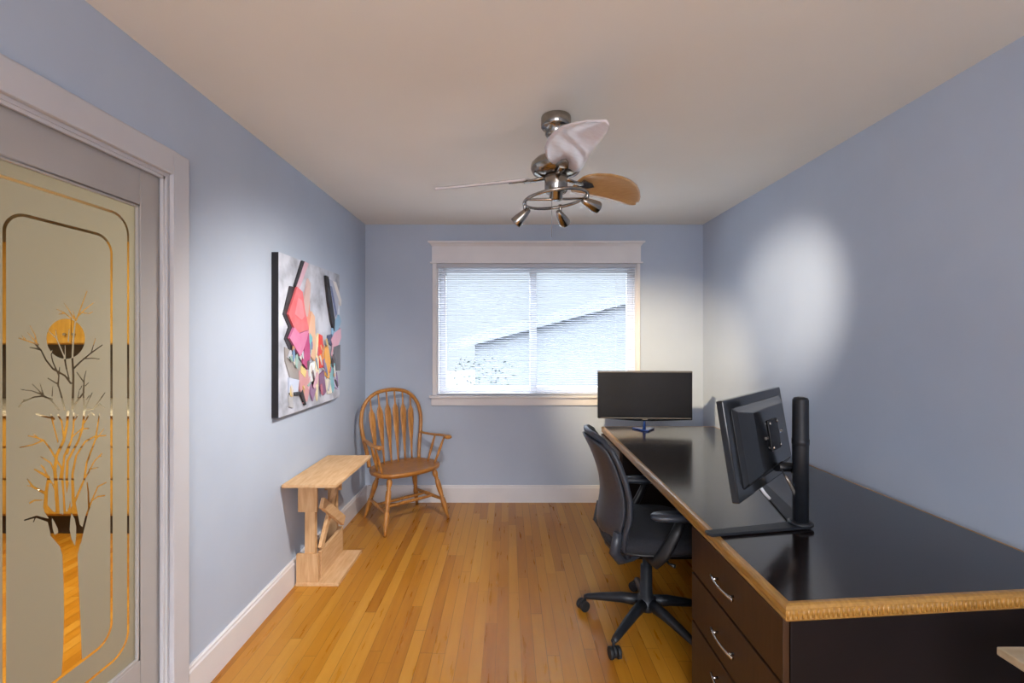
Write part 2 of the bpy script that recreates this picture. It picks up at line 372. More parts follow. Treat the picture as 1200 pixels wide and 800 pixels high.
UP = [([(425, 700), (428, 600), (430, 500), (424, 400), (430, 280), (440, 190), (460, 140), (482, 80), (510, 5)], 8, 2.6),
      ([(430, 460), (470, 420), (530, 370), (600, 320)], 5.5, 3), ([(490, 400), (540, 398), (582, 402)], 3.5, 2.4), ([(535, 365), (545, 330), (560, 280)], 3.5, 2.2),
      ([(458, 150), (500, 110), (550, 72)], 4, 2.2), ([(480, 130), (520, 138), (545, 125)], 3, 2), ([(432, 165), (400, 110), (375, 75)], 4, 2.2),
      ([(418, 165), (375, 130), (330, 110)], 4, 2.2), ([(375, 135), (345, 140)], 3, 2), ([(440, 170), (428, 120)], 4, 2),
      ([(415, 545), (380, 500), (310, 460), (270, 410), (240, 350), (200, 310), (110, 280)], 5.5, 3), ([(240, 350), (205, 340), (175, 335)], 4, 2.4),
      ([(225, 320), (190, 280), (160, 245)], 3.6, 2.2), ([(215, 305), (205, 262), (175, 205)], 3.6, 2.2), ([(150, 285), (125, 265)], 3, 2),
      ([(380, 700), (360, 620), (340, 550), (280, 515)], 5.5, 3), ([(340, 560), (345, 500), (310, 420), (300, 380), (305, 350)], 4.5, 2.5),
      ([(345, 490), (350, 450)], 3.5, 2.4), ([(390, 460), (375, 385), (330, 280), (280, 235)], 5, 2.6), ([(335, 290), (325, 230)], 3.6, 2.4),
      ([(405, 520), (385, 440), (380, 320)], 4, 2.4), ([(400, 300), (405, 230)], 4, 3), ([(422, 690), (490, 600), (492, 540), (450, 480)], 6, 3),
      ([(488, 590), (495, 510), (505, 470)], 4.5, 2.4), ([(480, 560), (470, 580)], 3, 2), ([(500, 560), (520, 540)], 3, 2),
      ([(495, 710), (488, 600)], 5, 4), ([(500, 690), (540, 600)], 4, 2.4), ([(505, 640), (525, 615)], 3, 2), ([(545, 700), (590, 635), (615, 600)], 4.5, 2.4),
      ([(490, 705), (545, 695), (585, 665), (615, 690)], 4, 2.4), ([(345, 700), (300, 645), (255, 615), (190, 550)], 4, 2.4),
      ([(255, 615), (235, 545)], 3.5, 2), ([(255, 615), (190, 590), (120, 580)], 3.5, 2.2), ([(305, 640), (250, 620), (200, 625), (130, 655), (110, 685)], 4.5, 2.6),
      ([(160, 645), (135, 640)], 3, 2), ([(305, 620), (310, 560)], 3, 2), ([(455, 640), (465, 580)], 3, 2)]
for p, a, b in UP: branch(a2, p, a, b)
LO = [([(200, 70), (250, 85), (285, 92), (300, 150), (320, 225)], 5, 4), ([(280, 75), (300, 100)], 5, 4), ([(320, 75), (340, 110), (345, 150), (352, 210)], 5, 5),
      ([(375, 60), (370, 130), (350, 220), (312, 300), (302, 380), (308, 440), (320, 640)], 8, 11), ([(407, 65), (405, 150), (392, 220), (355, 300), (343, 420), (358, 640)], 5, 8),
      ([(430, 75), (410, 110)], 4, 3), ([(465, 60), (455, 150), (432, 220), (372, 330), (368, 430), (385, 620)], 6.5, 9), ([(490, 150), (450, 152), (400, 195), (372, 290)], 3.5, 4.5),
      ([(490, 75), (465, 120)], 4.5, 4), ([(520, 75), (500, 60)], 4, 3), ([(585, 188), (520, 195), (470, 222), (420, 300), (400, 400), (400, 440), (405, 560)], 3.5, 10),
      ([(548, 72), (537, 150), (525, 215), (478, 340), (465, 430), (410, 560)], 4.5, 8), ([(562, 288), (520, 330), (490, 390), (465, 430)], 3.5, 5), ([(560, 305), (540, 300)], 3, 2),
      ([(492, 375), (545, 365)], 3.5, 2.2), ([(575, 150), (530, 210)], 2.6, 3), ([(110, 255), (180, 240), (240, 215), (272, 255), (340, 370), (330, 430)], 3, 6),
      ([(155, 190), (200, 200), (240, 215)], 3, 4), ([(185, 180), (210, 200)], 2.6, 3), ([(225, 305), (280, 340), (302, 390)], 3, 5), ([(190, 375), (235, 400), (268, 420), (255, 500), (250, 580), (300, 640)], 3.5, 14),
      ([(225, 350), (250, 385), (268, 420)], 3, 4), ([(250, 380), (240, 360)], 2.6, 2), ([(150, 428), (182, 472), (245, 505)], 3, 7), ([(150, 465), (182, 472)], 2.6, 3), ([(165, 560), (190, 546), (232, 545)], 5, 3),
      ([(275, 435), (300, 480), (312, 560)], 5, 7), ([(585, 448), (540, 470), (505, 550), (480, 620), (455, 720), (440, 780)], 3.5, 9), ([(578, 520), (540, 525), (505, 550)], 4, 4),
      ([(480, 448), (487, 500), (490, 590)], 3.6, 6), ([(135, 656), (200, 636), (270, 658), (290, 730)], 3.5, 10), ([(185, 665), (195, 640)], 3, 3)]
for p, a, b in LO: branch(a3, p, a, b)
trunk = [a3(*p) for p in ((238, 560), (275, 600), (330, 622), (390, 600), (412, 530), (425, 600), (440, 680), (462, 700))] + \
        [a5(*p) for p in ((466, 0), (455, 50), (460, 200), (470, 400), (480, 660), (480, 672), (360, 765), (370, 600), (375, 400), (372, 200), (365, 50), (350, 0))] + \
        [a3(*p) for p in ((278, 740), (272, 650), (245, 610))]
tree = np.maximum(tree, poly_sd(trunk))
for pts in (((284, 636), (300, 665), (318, 700), (322, 725), (300, 738), (290, 700)), ((395, 615), (412, 650), (420, 690), (420, 740), (414, 800), (395, 760), (384, 710), (388, 650)),
            ((284, 452), (300, 490), (302, 560), (292, 600), (268, 570), (264, 500)), ((338, 440), (346, 520), (350, 625), (342, 625), (332, 540)), ((378, 460), (388, 540), (380, 590), (370, 590), (366, 520))):
    tree = np.minimum(tree, -poly_sd([a3(*p) for p in pts]))
sy, sz = a2(390, 284); sun = 0.0587-np.hypot(YY-sy, ZZ-sz)
art = np.maximum(np.minimum(sun, -tree), np.minimum(tree, -sun))
art = np.where((sun > -0.001), np.minimum(sun, -tree), art)
def rrect(cy, hw, z0, z1, rad, wd):
    hz = (z1-z0)/2; cz = (z0+z1)/2
    qy = np.abs(YY-cy)-(hw-rad); qz = np.abs(ZZ-cz)-(hz-rad)
    d = np.hypot(np.maximum(qy, 0), np.maximum(qz, 0))+np.minimum(np.maximum(qy, qz), 0)-rad
    return wd/2-np.abs(d)
art = np.maximum(art, rrect(1.345, 0.160, 0.455, 1.765, 0.055, 0.0085))
art = np.maximum(art, rrect(1.345, 0.226, 0.378, 1.850, 0.065, 0.0085))
me = bpy.data.meshes.new('etched_glass_pane')
co = np.stack([np.full(YY.size, GX-oX), YY.ravel()-oY, ZZ.ravel()], 1)
idx = np.arange(NY*NZ).reshape(NZ, NY)
q = np.stack([idx[:-1, :-1], idx[:-1, 1:], idx[1:, 1:], idx[1:, :-1]], -1).reshape(-1, 4)
me.from_pydata(co.tolist(), [], q.tolist())
at = me.attributes.new('clear', 'FLOAT', 'POINT'); at.data.foreach_set('value', art.ravel().astype(np.float32))
me.materials.append(M_['etched'])
pane = bpy.data.objects.new('etched_glass_pane', me); col.objects.link(pane); pane.parent = door
gl = mk().box(GX-0.008-oX, GX-0.003-oX, GY0-oY, GY1-oY, GZ0, GZ1); gl.build('glass_backing', 'glass', door)

# ------------------------------------------------------------------ kitchen seen through the clear lines of the door
KX0, KX1, KY0, KY1 = -4.6, XL-T, -0.6, 3.95
struct('wall_kitchen_back', mk().box(KX0, KX1, KY1, KY1+0.1, 0, ZC), 'kitchen_wall')
struct('wall_kitchen_left', mk().box(KX0-0.1, KX0, KY0, KY1+0.1, 0, ZC), 'kitchen_wall')
struct('wall_kitchen_front', mk().box(KX0, KX1, KY0-0.1, KY0, 0, ZC), 'kitchen_wall')
struct('ceiling_kitchen', mk().box(KX0-0.1, KX1, KY0-0.1, KY1+0.1, ZC, ZC+0.08), 'ceiling')
struct('trim_3', mk().box(-4.55, -1.45, KY1-0.012, KY1, 0.93, 1.40), 'tile')
ct = mk().box(-4.55, -1.45, 3.27, 3.93, 0.885, 0.925).build('kitchen_countertop', 'granite', bevel=0.004)
tag(ct, 'pale stone countertop glimpsed through the clear lines of the etched door', 'countertop')
names_b = ['base cabinet of honey wood glimpsed behind the far left border line of the etched glass', 'honey wood base cabinet glimpsed behind the etched tree',
           'honey wood base cabinet glimpsed behind the right border lines of the etched glass', 'honey wood base cabinet nearest the door jamb in the kitchen']
names_u = ['honey wood wall cabinet glimpsed behind the left border line of the etched glass', 'honey wood wall cabinet glimpsed through the etched sun',
           'honey wood wall cabinet glimpsed behind the right border lines of the etched glass', 'honey wood wall cabinet nearest the door jamb in the kitchen']
for i in range(4):
    x0 = -4.54+0.77*i; x1 = x0+0.76; c = thing('base_cabinet', names_b[i], 'cabinet', ((x0+x1)/2, 3.6, 0), group='kitchen base cabinets'); h = 0.38
    mk().box(-h, h, -0.28, 0.32, 0.16, 0.884).build('carcass', 'cabinet', c)
    mk().box(-h, h, -0.20, 0.32, 0, 0.158).build('toe_kick', 'kick', c)
    for z0, z1 in ((0.18, 0.42), (0.435, 0.65), (0.665, 0.87)):
        d = mk().box(-h+0.008, h-0.008, -0.30, -0.281, z0, z1).build('drawer', 'cabinet', c, bevel=0.003)
        mk().tube([(-0.06, -0.301, z1-0.06), (-0.055, -0.325, z1-0.06), (0.055, -0.325, z1-0.06), (0.06, -0.301, z1-0.06)], 0.005, 8).build('handle', 'steel', d)
    u = thing('wall_cabinet', names_u[i], 'cabinet', ((x0+x1)/2, 3.75, 1.39), group='kitchen wall cabinets')
    mk().box(-h, h, -0.16, 0.19, 0, 0.80).build('carcass', 'cabinet', u)
    for s in (-1, 1):
        xa, xb = (-h+0.008, -0.004) if s < 0 else (0.004, h-0.008)
        d = mk().box(xa, xb, -0.18, -0.161, 0.01, 0.79).build('cabinet_door', 'cabinet', u, bevel=0.003)
        mk().lathe([(0.004, 0), (0.004, 0.012), (0.011, 0.016), (0.011, 0.024)], 12, axis_mtx((s*0.035, -0.18, 0.08), (0, -1, 0))).build('knob', 'steel', d)

# ------------------------------------------------------------------ window, casing, blind
win = thing('window_1', None, None, ((WX0+WX1)/2, YB, WZ0)); win['kind'] = 'structure'
ox, oy, oz = win.location
def wbx(m, x0, x1, y0, y1, z0, z1): return m.box(x0-ox, x1-ox, y0-oy, y1-oy, z0-oz, z1-oz)
jm = mk()
wbx(jm, WX0, WX0+0.014, YB+0.001, YB+T, WZ0, WZ1); wbx(jm, WX1-0.014, WX1, YB+0.001, YB+T, WZ0, WZ1)
wbx(jm, WX0+0.014, WX1-0.014, YB+0.001, YB+T, WZ1-0.014, WZ1); wbx(jm, WX0+0.014, WX1-0.014, YB+0.001, YB+T, WZ0, WZ0+0.014)
jm.build('window_jamb', 'trim', win)
def sash(x0, x1, y0, name):
    m = mk(); f = 0.055; z0, z1 = WZ0+0.015, WZ1-0.015
    wbx(m, x0, x0+f, y0, y0+0.03, z0, z1); wbx(m, x1-f, x1, y0, y0+0.03, z0, z1); wbx(m, x0+f, x1-f, y0, y0+0.03, z0, z0+f); wbx(m, x0+f, x1-f, y0, y0+0.03, z1-f, z1)
    o = m.build('window_sash', 'trim', win, bevel=0.003)
    p = mk(); wbx(p, x0+f-0.004, x1-f+0.004, y0+0.013, y0+0.017, z0+f-0.004, z1-f+0.004); p.build('window_pane', 'glass', o)
sash(WX0+0.015, 0.245, YB+0.085, 'l'); sash(0.195, WX1-0.015, YB+0.052, 'r')
cw = mk(); c0 = YB-0.018                                 # casing
wbx(cw, WX0-0.036, WX0+0.001, c0, YB-0.0005, WZ0, 2.095); wbx(cw, WX1-0.001, WX1+0.030, c0, YB-0.0005, WZ0, 2.095); cw.build('side_casing', 'trim', win, bevel=0.003)
hp = mk()
wbx(hp, WX0-0.055, WX1+0.050, YB-0.032, YB-0.0005, 2.095, 2.108)
wbx(hp, WX0-0.040, WX1+0.034, YB-0.021, YB-0.0005, 2.108, 2.245)
prof = [(0.021, 2.243), (0.026, 2.252), (0.040, 2.268), (0.052, 2.272), (0.052, 2.288), (0.0005, 2.288), (0.0005, 2.243)]
hp.loft([[(x-ox+(s*(t-0.021)), YB-t-oy, z-oz) for t, z in prof] for x, s in ((WX0-0.040, -1), (WX1+0.034, 1))], smooth=False)
hp.build('header_casing', 'trim', win, bevel=0.0015)
sl = mk(); wbx(sl, WX0-0.060, WX1+0.060, YB-0.045, YB+0.05, WZ0-0.022, WZ0-0.0002); sl.build('window_sill', 'trim', win, bevel=0.005)
ap = mk(); wbx(ap, WX0-0.045, WX1+0.045, YB-0.020, YB-0.0005, WZ0-0.088, WZ0-0.022); ap.build('window_apron', 'trim', win, bevel=0.002)

bl = thing('window_blind', 'white horizontal mini blind hanging across the window in the back wall', 'blind', ((WX0+WX1)/2, YB+0.001, WZ0+0.002))
hw = (WX1-WX0)/2-0.004; H = WZ1-WZ0-0.006
mk().box(-hw, hw, -0.016, 0.016, H-0.028, H).build('headrail', 'slat', bl, bevel=0.002)
ms = mk(); ns = 56; tilt = R(-14)
for i in range(ns):
    z = 0.022+(H-0.055)*i/(ns-1); t = 0.0005
    c, s = math.cos(tilt), math.sin(tilt)
    pts = []
    for u, hgt in ((-0.012, 0), (-0.006, 0.0016), (0, 0.0022), (0.006, 0.0016), (0.012, 0)): pts.append((u, hgt))
    pr = pts+[(u, h-t) for u, h in reversed(pts)]
    ms.loft([[(x, u*c-h*s, z+u*s+h*c) for u, h in pr] for x in (-hw+0.004, hw-0.004)], smooth=False)
ms.build('slats', 'slat', bl)
mk().box(-hw+0.002, hw-0.002, -0.011, 0.011, 0.001, 0.014).build('bottom_rail', 'slat', bl, bevel=0.002)
for x in (-hw+0.18, 0, hw-0.18):
    mk().tube([(x, -0.0135, 0.012), (x, -0.0135, H-0.03)], 0.0007, 6).build('ladder_cord', 'slat', bl)
mk().tube([(-hw+0.07, -0.022, H-0.03), (-hw+0.07, -0.024, H-0.5)], 0.003, 8).build('tilt_wand', 'white_pl', bl)

# outdoors: neighbour's gabled shed, shrub, yard
struct('ground_yard', mk().box(-14, 16, YB+T+0.01, 30, -0.75, -0.65), 'ground')
sh = thing('neighbour_house', 'pale low house with a gabled roof seen through the blind', 'house', (2.6, 11, -0.65))
mk().prism([(-3.4, 0), (5.5, 0), (5.5, 2.0), (1.05, 3.2), (-3.4, 2.0)], 0, 5, Matrix.Rotation(PI/2, 4, 'X') @ Matrix.Translation((0, 0, -5))).build('wall', 'snow', sh)
for sx, ex, ez, nm in ((1.05, -4.0, 1.89, 'l'), (1.05, 6.1, 1.89, 'r')):
    t = 0.14; a = Vector((sx, 0, 3.25)); b = Vector((ex, 0, ez))
    mk().loft([[(a.x, y, a.z), (b.x, y, b.z), (b.x, y, b.z+t), (a.x, y, a.z+t)] for y in (-0.12, 5.2)], smooth=False).build('roof_slope', 'roof', sh)
    mk().loft([[(a.x, y, a.z-0.1), (b.x, y, b.z-0.1), (b.x, y, b.z+t+0.01), (a.x, y, a.z+t+0.01)] for y in (-0.16, -0.121)], smooth=False).build('fascia_board', 'fascia', sh)
random.seed(5)
sb = thing('garden_shrub', 'small dark leafy shrub outside, behind the lower left of the blind', 'shrub', (-0.42, 7.2, -0.65))
st = mk()
for k in range(7):
    a = k*0.9; st.tube([(0, 0, 0), (0.15*math.cos(a), 0.12*math.sin(a), 0.5), (0.34*math.cos(a), 0.25*math.sin(a), 1.2+0.1*(k % 3))], [0.018, 0.012, 0.005], 6)
st.build('stems', 'bark', sb)
lf = mk()
for k in range(520):
    a = random.random()*2*PI; rr = 0.5*math.sqrt(random.random()); z = 0.5+1.45*random.random(); p = Vector((rr*math.cos(a), rr*0.8*math.sin(a), z*(1-0.25*rr)))
    d = Euler((random.uniform(-1, 1), random.uniform(-1, 1), random.uniform(0, 6))).to_matrix().to_4x4(); L_ = random.uniform(0.045, 0.085)
    lf.prism([(0, 0), (L_*0.35, L_*0.22), (L_, 0), (L_*0.35, -L_*0.22)], 0, 0.003, Matrix.Translation(p) @ d)
lf.build('foliage', 'leaf', sb)['kind'] = 'stuff'

# ------------------------------------------------------------------ desk
DT = 0.745
A = (0.716, 1.190); B = (1.690, 1.274); C_ = (1.630, 3.640); D = (0.732, 3.640)
desk = thing('desk', 'long espresso desk with golden oak edging along the right wall', 'desk', (1.2, 2.4, 0))
def L2(p): return (p[0]-1.2, p[1]-2.4)
def inset(poly, d):
    n = len(poly); out = []
    for i in range(n):
        p0, p1, p2 = Vector(poly[i-1]), Vector(poly[i]), Vector(poly[(i+1) % n])
        e1 = (p1-p0).normalized(); e2 = (p2-p1).normalized(); n1 = Vector((-e1.y, e1.x)); n2 = Vector((-e2.y, e2.x))
        bis = (n1+n2).normalized(); out.append(tuple(p1+bis*(d/max(0.3, bis.dot(n1)))))
    return out
outer = [L2(p) for p in (A, B, C_, D)]
inn = inset(outer, 0.020)
mk().prism(inn, DT-0.040, DT-0.0005).build('desktop', 'desk_top', desk)
prof = [(0.020, DT-0.043), (0.003, DT-0.043), (0.0, DT-0.038), (0.002, DT-0.030), (0.0, DT-0.022), (0.0, DT-0.010), (0.004, DT-0.003), (0.010, DT), (0.020, DT)]
rings = []
for i in range(4):
    rings.append([(*inset(outer, d)[i], z) for d, z in prof])
rings.append(rings[0])
em = mk().loft(rings, smooth=False, caps=False); em.build('oak_edging', 'edge', desk)
# fluting along the near edge
fl = mk(); a, b = Vector(outer[0]), Vector(outer[1]); nf = 70
for k in range(nf):
    p = a+(b-a)*((k+0.5)/nf); fl.tube([(p.x, p.y+0.001, DT-0.036), (p.x, p.y+0.0005, DT-0.012)], 0.0034, 8)
fl.build('fluted_strip', 'edge', desk)
def pedestal(y0, y1, label, skew=False):
    body = [L2(p) for p in ((0.742, y0+(0 if not skew else 0.0)), (1.660, y0+(0.078 if skew else 0)), (1.640, y1), (0.742, y1))]
    p = mk().prism(body, 0.0, DT-0.044).build('pedestal', 'desk_side', desk, bevel=0.002)
    if label: p['label'] = label
    zs_ = [(0.03, 0.325), (0.335, 0.515), (0.525, 0.695)]
    for z0, z1 in zs_:
        d = mk().box(0.724-1.2, 0.7415-1.2, y0+0.004-2.4, y1-0.004-2.4, z0, z1).build('drawer', 'desk_dark', desk, bevel=0.0015)
        ym = (y0+y1)/2-2.4+0.02; zz = (z0+z1)/2-0.005 if z1 > 0.4 else z1-0.062
        hx = 0.724-1.2; pts = [(hx-0.024+0.010*(abs(t)**2), ym+t*0.078, zz) for t in [-1, -0.7, -0.35, 0, 0.35, 0.7, 1]]
        hb = mk().tube(pts, 0.0055, 10, flat=(1.0, 0.7), up=(0, 0, 1))
        for s in (-0.055, 0.055): hb.tube([(hx-0.022, ym+s, zz), (hx+0.001, ym+s, zz)], 0.0045, 8)
        h = hb.build('handle', 'steel', d); h['label'] = 'bowed brushed steel handle'
pedestal(1.212, 1.825, 'near pedestal', True)
pedestal(3.0, 3.61, None)
mk().box(1.55-1.2, 1.575-1.2, 1.826-2.4, 2.999-2.4, 0.12, DT-0.044).build('modesty_panel', 'desk_side', desk)

# ------------------------------------------------------------------ far monitor
tv = thing('monitor', 'flat screen monitor on a blue stand at the far end of the desk', 'monitor', (1.03, 3.50, DT), R(-3))
Wm, Hm = 0.705, 0.372; zb = 0.075
fr = mk(); bz = 0.012
fr.prism([(-Wm/2, zb+0.012), (-0.06, zb-0.006), (0.06, zb-0.006), (Wm/2, zb+0.004), (Wm/2, zb+Hm), (-Wm/2, zb+Hm)], -0.018, 0.022, Matrix.Rotation(PI/2, 4, 'X'))
fr.build('monitor_housing', 'black_gloss', tv, bevel=0.003)
mk().box(-Wm/2+bz, Wm/2-bz, -0.0245, -0.0222, zb+0.032, zb+Hm-0.012).build('screen', 'screen', tv)
tp = mk().box(-Wm/2+0.001, Wm/2-0.001, -0.0252, -0.0222, zb+Hm-0.010, zb+Hm-0.002).build('top_trim', 'silver', tv)
bt = mk().box(-Wm/2+0.02, Wm/2-0.01, -0.0252, -0.0222, zb+0.014, zb+0.020).build('bezel_glare_strip', 'silver', tv)  # silver strip stands in for the glare line on the lower bezel
lg = mk().box(-0.02, 0.02, -0.0258, -0.0245, zb+0.004, zb+0.011).build('badge', 'silver', tv)
nk = mk().tube([(0, 0.0, 0.010), (0, 0.0, 0.060), (0, 0.004, zb+0.03)], [0.020, 0.017, 0.017], 16, flat=(0.6, 1.0)); nk.build('stand_neck', 'blue', tv)
ft = mk().prism([(-0.085, 0.03), (-0.06, 0.055), (0.06, 0.055), (0.085, 0.03), (0.012, -0.075), (-0.012, -0.075)], 0.001, 0.012); ft.build('stand_foot', 'blue', tv, bevel=0.003)
mk().box(-0.14, 0.14, 0.019, 0.045, zb+0.05, zb+0.27).build('rear_cover', 'black', tv, bevel=0.008)

# ------------------------------------------------------------------ near monitor on pole stand
nm = thing('monitor', 'black monitor seen from behind, hung on the pole stand near the front of the desk', 'monitor', (1.066, 1.70, DT))
# panel frame: local u along width (near-left to far-right), n towards its screen
u = Vector((0.707, 0.707, 0)); n0 = Vector((-0.707, 0.707, 0)); k = R(9.0)
vdir = (Vector((0, 0, 1))*math.cos(k)+n0*math.sin(k)); ndir = (n0*math.cos(k)-Vector((0, 0, 1))*math.sin(k))
base = Vector((0.728, 1.452, 0.913))-Vector(nm.location)
PM = Matrix(((u.x, vdir.x, ndir.x, base.x), (u.y, vdir.y, ndir.y, base.y), (u.z, vdir.z, ndir.z, base.z), (0, 0, 0, 1)))
PM.col[2][:3] = [-c for c in (-ndir.x, -ndir.y, -ndir.z)]
Wn, Hn = 0.630, 0.325
pb = mk().box(0, Wn, 0, Hn, 0.0, 0.024, PM); pb.build('monitor_housing', 'black_gloss', nm, bevel=0.004)
mk().box(0.012, Wn-0.012, 0.02, Hn-0.012, 0.0242, 0.0262, PM).build('screen', 'screen', nm)
rc = mk()
rc.loft([[(x0, y0, z) for x0, y0 in ((a0, b0), (a1, b0), (a1, b1), (a0, b1))] and [tuple(PM @ Vector(p)) for p in ((a0, b0, z), (a1, b0, z), (a1, b1, z), (a0, b1, z))]
         for (a0, a1, b0, b1, z) in ((0.05, Wn-0.05, 0.03, Hn-0.03, -0.0002), (0.07, Wn-0.07, 0.045, Hn-0.045, -0.014), (0.17, Wn-0.12, 0.06, Hn-0.06, -0.030))], smooth=False)
rc.build('rear_cover', 'black_gloss', nm, bevel=0.004)
vp = mk().box(Wn*0.55-0.055, Wn*0.55+0.055, Hn*0.52-0.055, Hn*0.52+0.055, -0.034, -0.0305, PM); vp.build('mount_plate', 'black', nm, bevel=0.002)
for a_, b_2 in ((-1, -1), (1, -1), (1, 1), (-1, 1)):
    mk().lathe([(0.006, 0), (0.006, 0.004), (0.003, 0.006)], 10, PM @ Matrix.Translation((Wn*0.55+0.043*a_, Hn*0.52+0.043*b_2, -0.034)) @ Matrix.Rotation(PI, 4, 'X')).build('screw', 'steel', nm)
for c_ in ((Wn*0.55-0.085, Hn*0.52-0.002), (Wn*0.55+0.10, Hn*0.52)):
    mk().box(c_[0]-0.011, c_[0]+0.011, c_[1]-0.005, c_[1]+0.005, -0.034, -0.0285, PM).build('port', 'silver', nm)
arm_s = PM @ Vector((Wn*0.60, Hn*0.14, -0.010)); 
mk().tube([arm_s, Vector((0.010, 0.040, arm_s.z-0.01)), Vector((0.006, 0.0215, arm_s.z-0.02))], [0.018, 0.018, 0.016], 12).build('mount_arm', 'black', nm)
ps = thing('monitor_stand', 'tall charcoal pole stand with V-shaped flat feet carrying the near monitor', 'monitor stand', (1.072, 1.692, DT))
pl = mk().lathe([(0.026, 0.012), (0.027, 0.30), (0.027, 0.302), (0.0285, 0.304), (0.0285, 0.322), (0.027, 0.324), (0.0265, 0.465), (0.022, 0.473), (0.012, 0.476)], 24); pl.build('pole', 'stand', ps)
for k_, (ex, ey) in enumerate(((-0.372, -0.075), (0.115, 0.47))):
    d = Vector((ex, ey)); L_ = d.length; d.normalize(); nn = Vector((-d.y, d.x))
    q0 = [Vector((0, 0))-d*0.02+nn*0.030, Vector((0, 0))-d*0.02-nn*0.030, d*L_-nn*0.020, d*(L_+0.006), d*L_+nn*0.020]
    mk().prism([tuple(p) for p in q0], 0.001+0.0003*k_, 0.011, ).build('foot', 'stand', ps, bevel=0.003)
mk().lathe([(0.042, 0.0112), (0.042, 0.018), (0.032, 0.024)], 24).build('pole_collar', 'stand', ps)
# cables
def wp(px, py, Y): return Vector(((px-VX)*Y/FP, Y, EYE-(py-VY)*Y/FP))
cb = mk().tube([wp(889, 545, 1.66), wp(887, 558, 1.63), wp(890, 569, 1.62)], 0.003, 8); c1 = tag(cb.build('power_cable', 'black'), 'short black cable with a white plug dangling under the near monitor', 'cable')
w1 = mk().tube([wp(890, 569, 1.62), wp(896, 577.5, 1.62), wp(902, 584, 1.62)], [0.0055, 0.0055, 0.005], 10).build('plug', 'white_pl', c1)
cb = mk().tube([wp(913, 543, 1.72), wp(918, 554, 1.70), wp(922, 560, 1.69), wp(927, 568, 1.69)], 0.0035, 8); c2 = tag(cb.build('display_cable', 'black'), 'display cable with a long grey plug hanging beside the pole of the monitor stand', 'cable')
w2 = mk().tube([wp(920, 557, 1.69), wp(925, 565, 1.69), wp(931, 577, 1.69), wp(934, 584, 1.69)], [0.004, 0.0065, 0.0065, 0.005], 10).build('plug', 'silver', c2)

# ------------------------------------------------------------------ light table at the bottom right corner
stb = thing('side_table', 'pale maple table corner in front of the desk at the bottom right', 'table', (1.39, 0.62, 0))
mk().box(-0.29, 0.29, -0.42, 0.42, 0.722, 0.741).build('tabletop', 'dull_maple', stb, bevel=0.003)
for sx in (-1, 1):
    for sy_ in (-1, 1): mk().box(sx*0.25-0.02, sx*0.25+0.02, sy_*0.37-0.02, sy_*0.37+0.02, 0, 0.7215).build('leg', 'desk_side', stb, bevel=0.002)

# ------------------------------------------------------------------ office chair (faces +X, tucked at the desk)
oc = thing('office_chair', 'black swivel office chair with armrests tucked against the long desk', 'office chair', (0.69, 2.31, 0), R(0))
# local: +x forward
angs = [154.6, 226.8, 298.8, 10.8, 82.8]
for a in angs:
    a = R(a); d = Vector((math.cos(a), math.sin(a), 0)); p = Vector((-d.y, d.x, 0))
    pts = [(0.03, 0.118, 0.026, 0.030), (0.12, 0.112, 0.024, 0.026), (0.22, 0.092, 0.021, 0.020), (0.30, 0.074, 0.017, 0.014), (0.318, 0.070, 0.012, 0.010)]
    rings = []
    for r_, z, hw_, hh in pts:
        c = d*r_+Vector((0, 0, z)); rings.append([tuple(c+p*(hw_*math.cos(t))+Vector((0, 0, hh*math.sin(t)))) for t in [2*PI*k/12 for k in range(12)]])
    leg = mk().loft(rings).build('leg', 'stand', oc)
    cc = d*0.315
    cst = mk()
    cst.tube([tuple(cc+Vector((0, 0, 0.045))), tuple(cc+Vector((0, 0, 0.075)))], 0.007, 8)
    q_ = Vector((math.cos(a+0.9), math.sin(a+0.9), 0)); qp = Vector((-q_.y, q_.x, 0)); wc = cc+q_*0.012+Vector((0, 0, 0.027))
    cst.tube([tuple(wc-qp*0.008+Vector((0, 0, 0.004))), tuple(wc+qp*0.008+Vector((0, 0, 0.004)))], 0.024, 16)
    co_ = cst.build('caster', 'rubber', oc)
    for s in (-1, 1):
        mk().tube([tuple(wc+qp*(0.010*s)), tuple(wc+qp*(0.026*s))], 0.027, 20).build('wheel', 'rubber', co_, bevel=0.003)
mk().lathe([(0.045, 0.085), (0.05, 0.10), (0.045, 0.145), (0.030, 0.150), (0.028, 0.30), (0.018, 0.302), (0.018, 0.42)], 20).build('gas_lift', 'stand', oc)
mk().box(-0.13, 0.12, -0.08, 0.08, 0.405, 0.452).build('tilt_mechanism', 'black', oc, bevel=0.012, segs=3)
def superell(cx_, cy_, a, b, z, n=28, e=3.2):
    out = []
    for k in range(n):
        t = 2*PI*k/n; c, s = math.cos(t), math.sin(t)
        out.append((cx_+a*math.copysign(abs(c)**(2/e), c), cy_+b*math.copysign(abs(s)**(2/e), s), z))
    return out
st_ = mk().loft([superell(0.01, 0, 0.20, 0.21, 0.452), superell(0.01, 0, 0.235, 0.240, 0.462), superell(0.01, 0, 0.245, 0.25, 0.485), superell(0.01, 0, 0.240, 0.245, 0.515), superell(0.01, 0, 0.21, 0.22, 0.528), superell(0.01, 0, 0.12, 0.13, 0.530)])
st_.build('seat', 'fabric', oc)
mk().loft([superell(0.01, 0, 0.19, 0.2, 0.442), superell(0.01, 0, 0.236, 0.241, 0.452), superell(0.01, 0, 0.236, 0.241, 0.4615)]).build('seat_pan', 'black', oc)
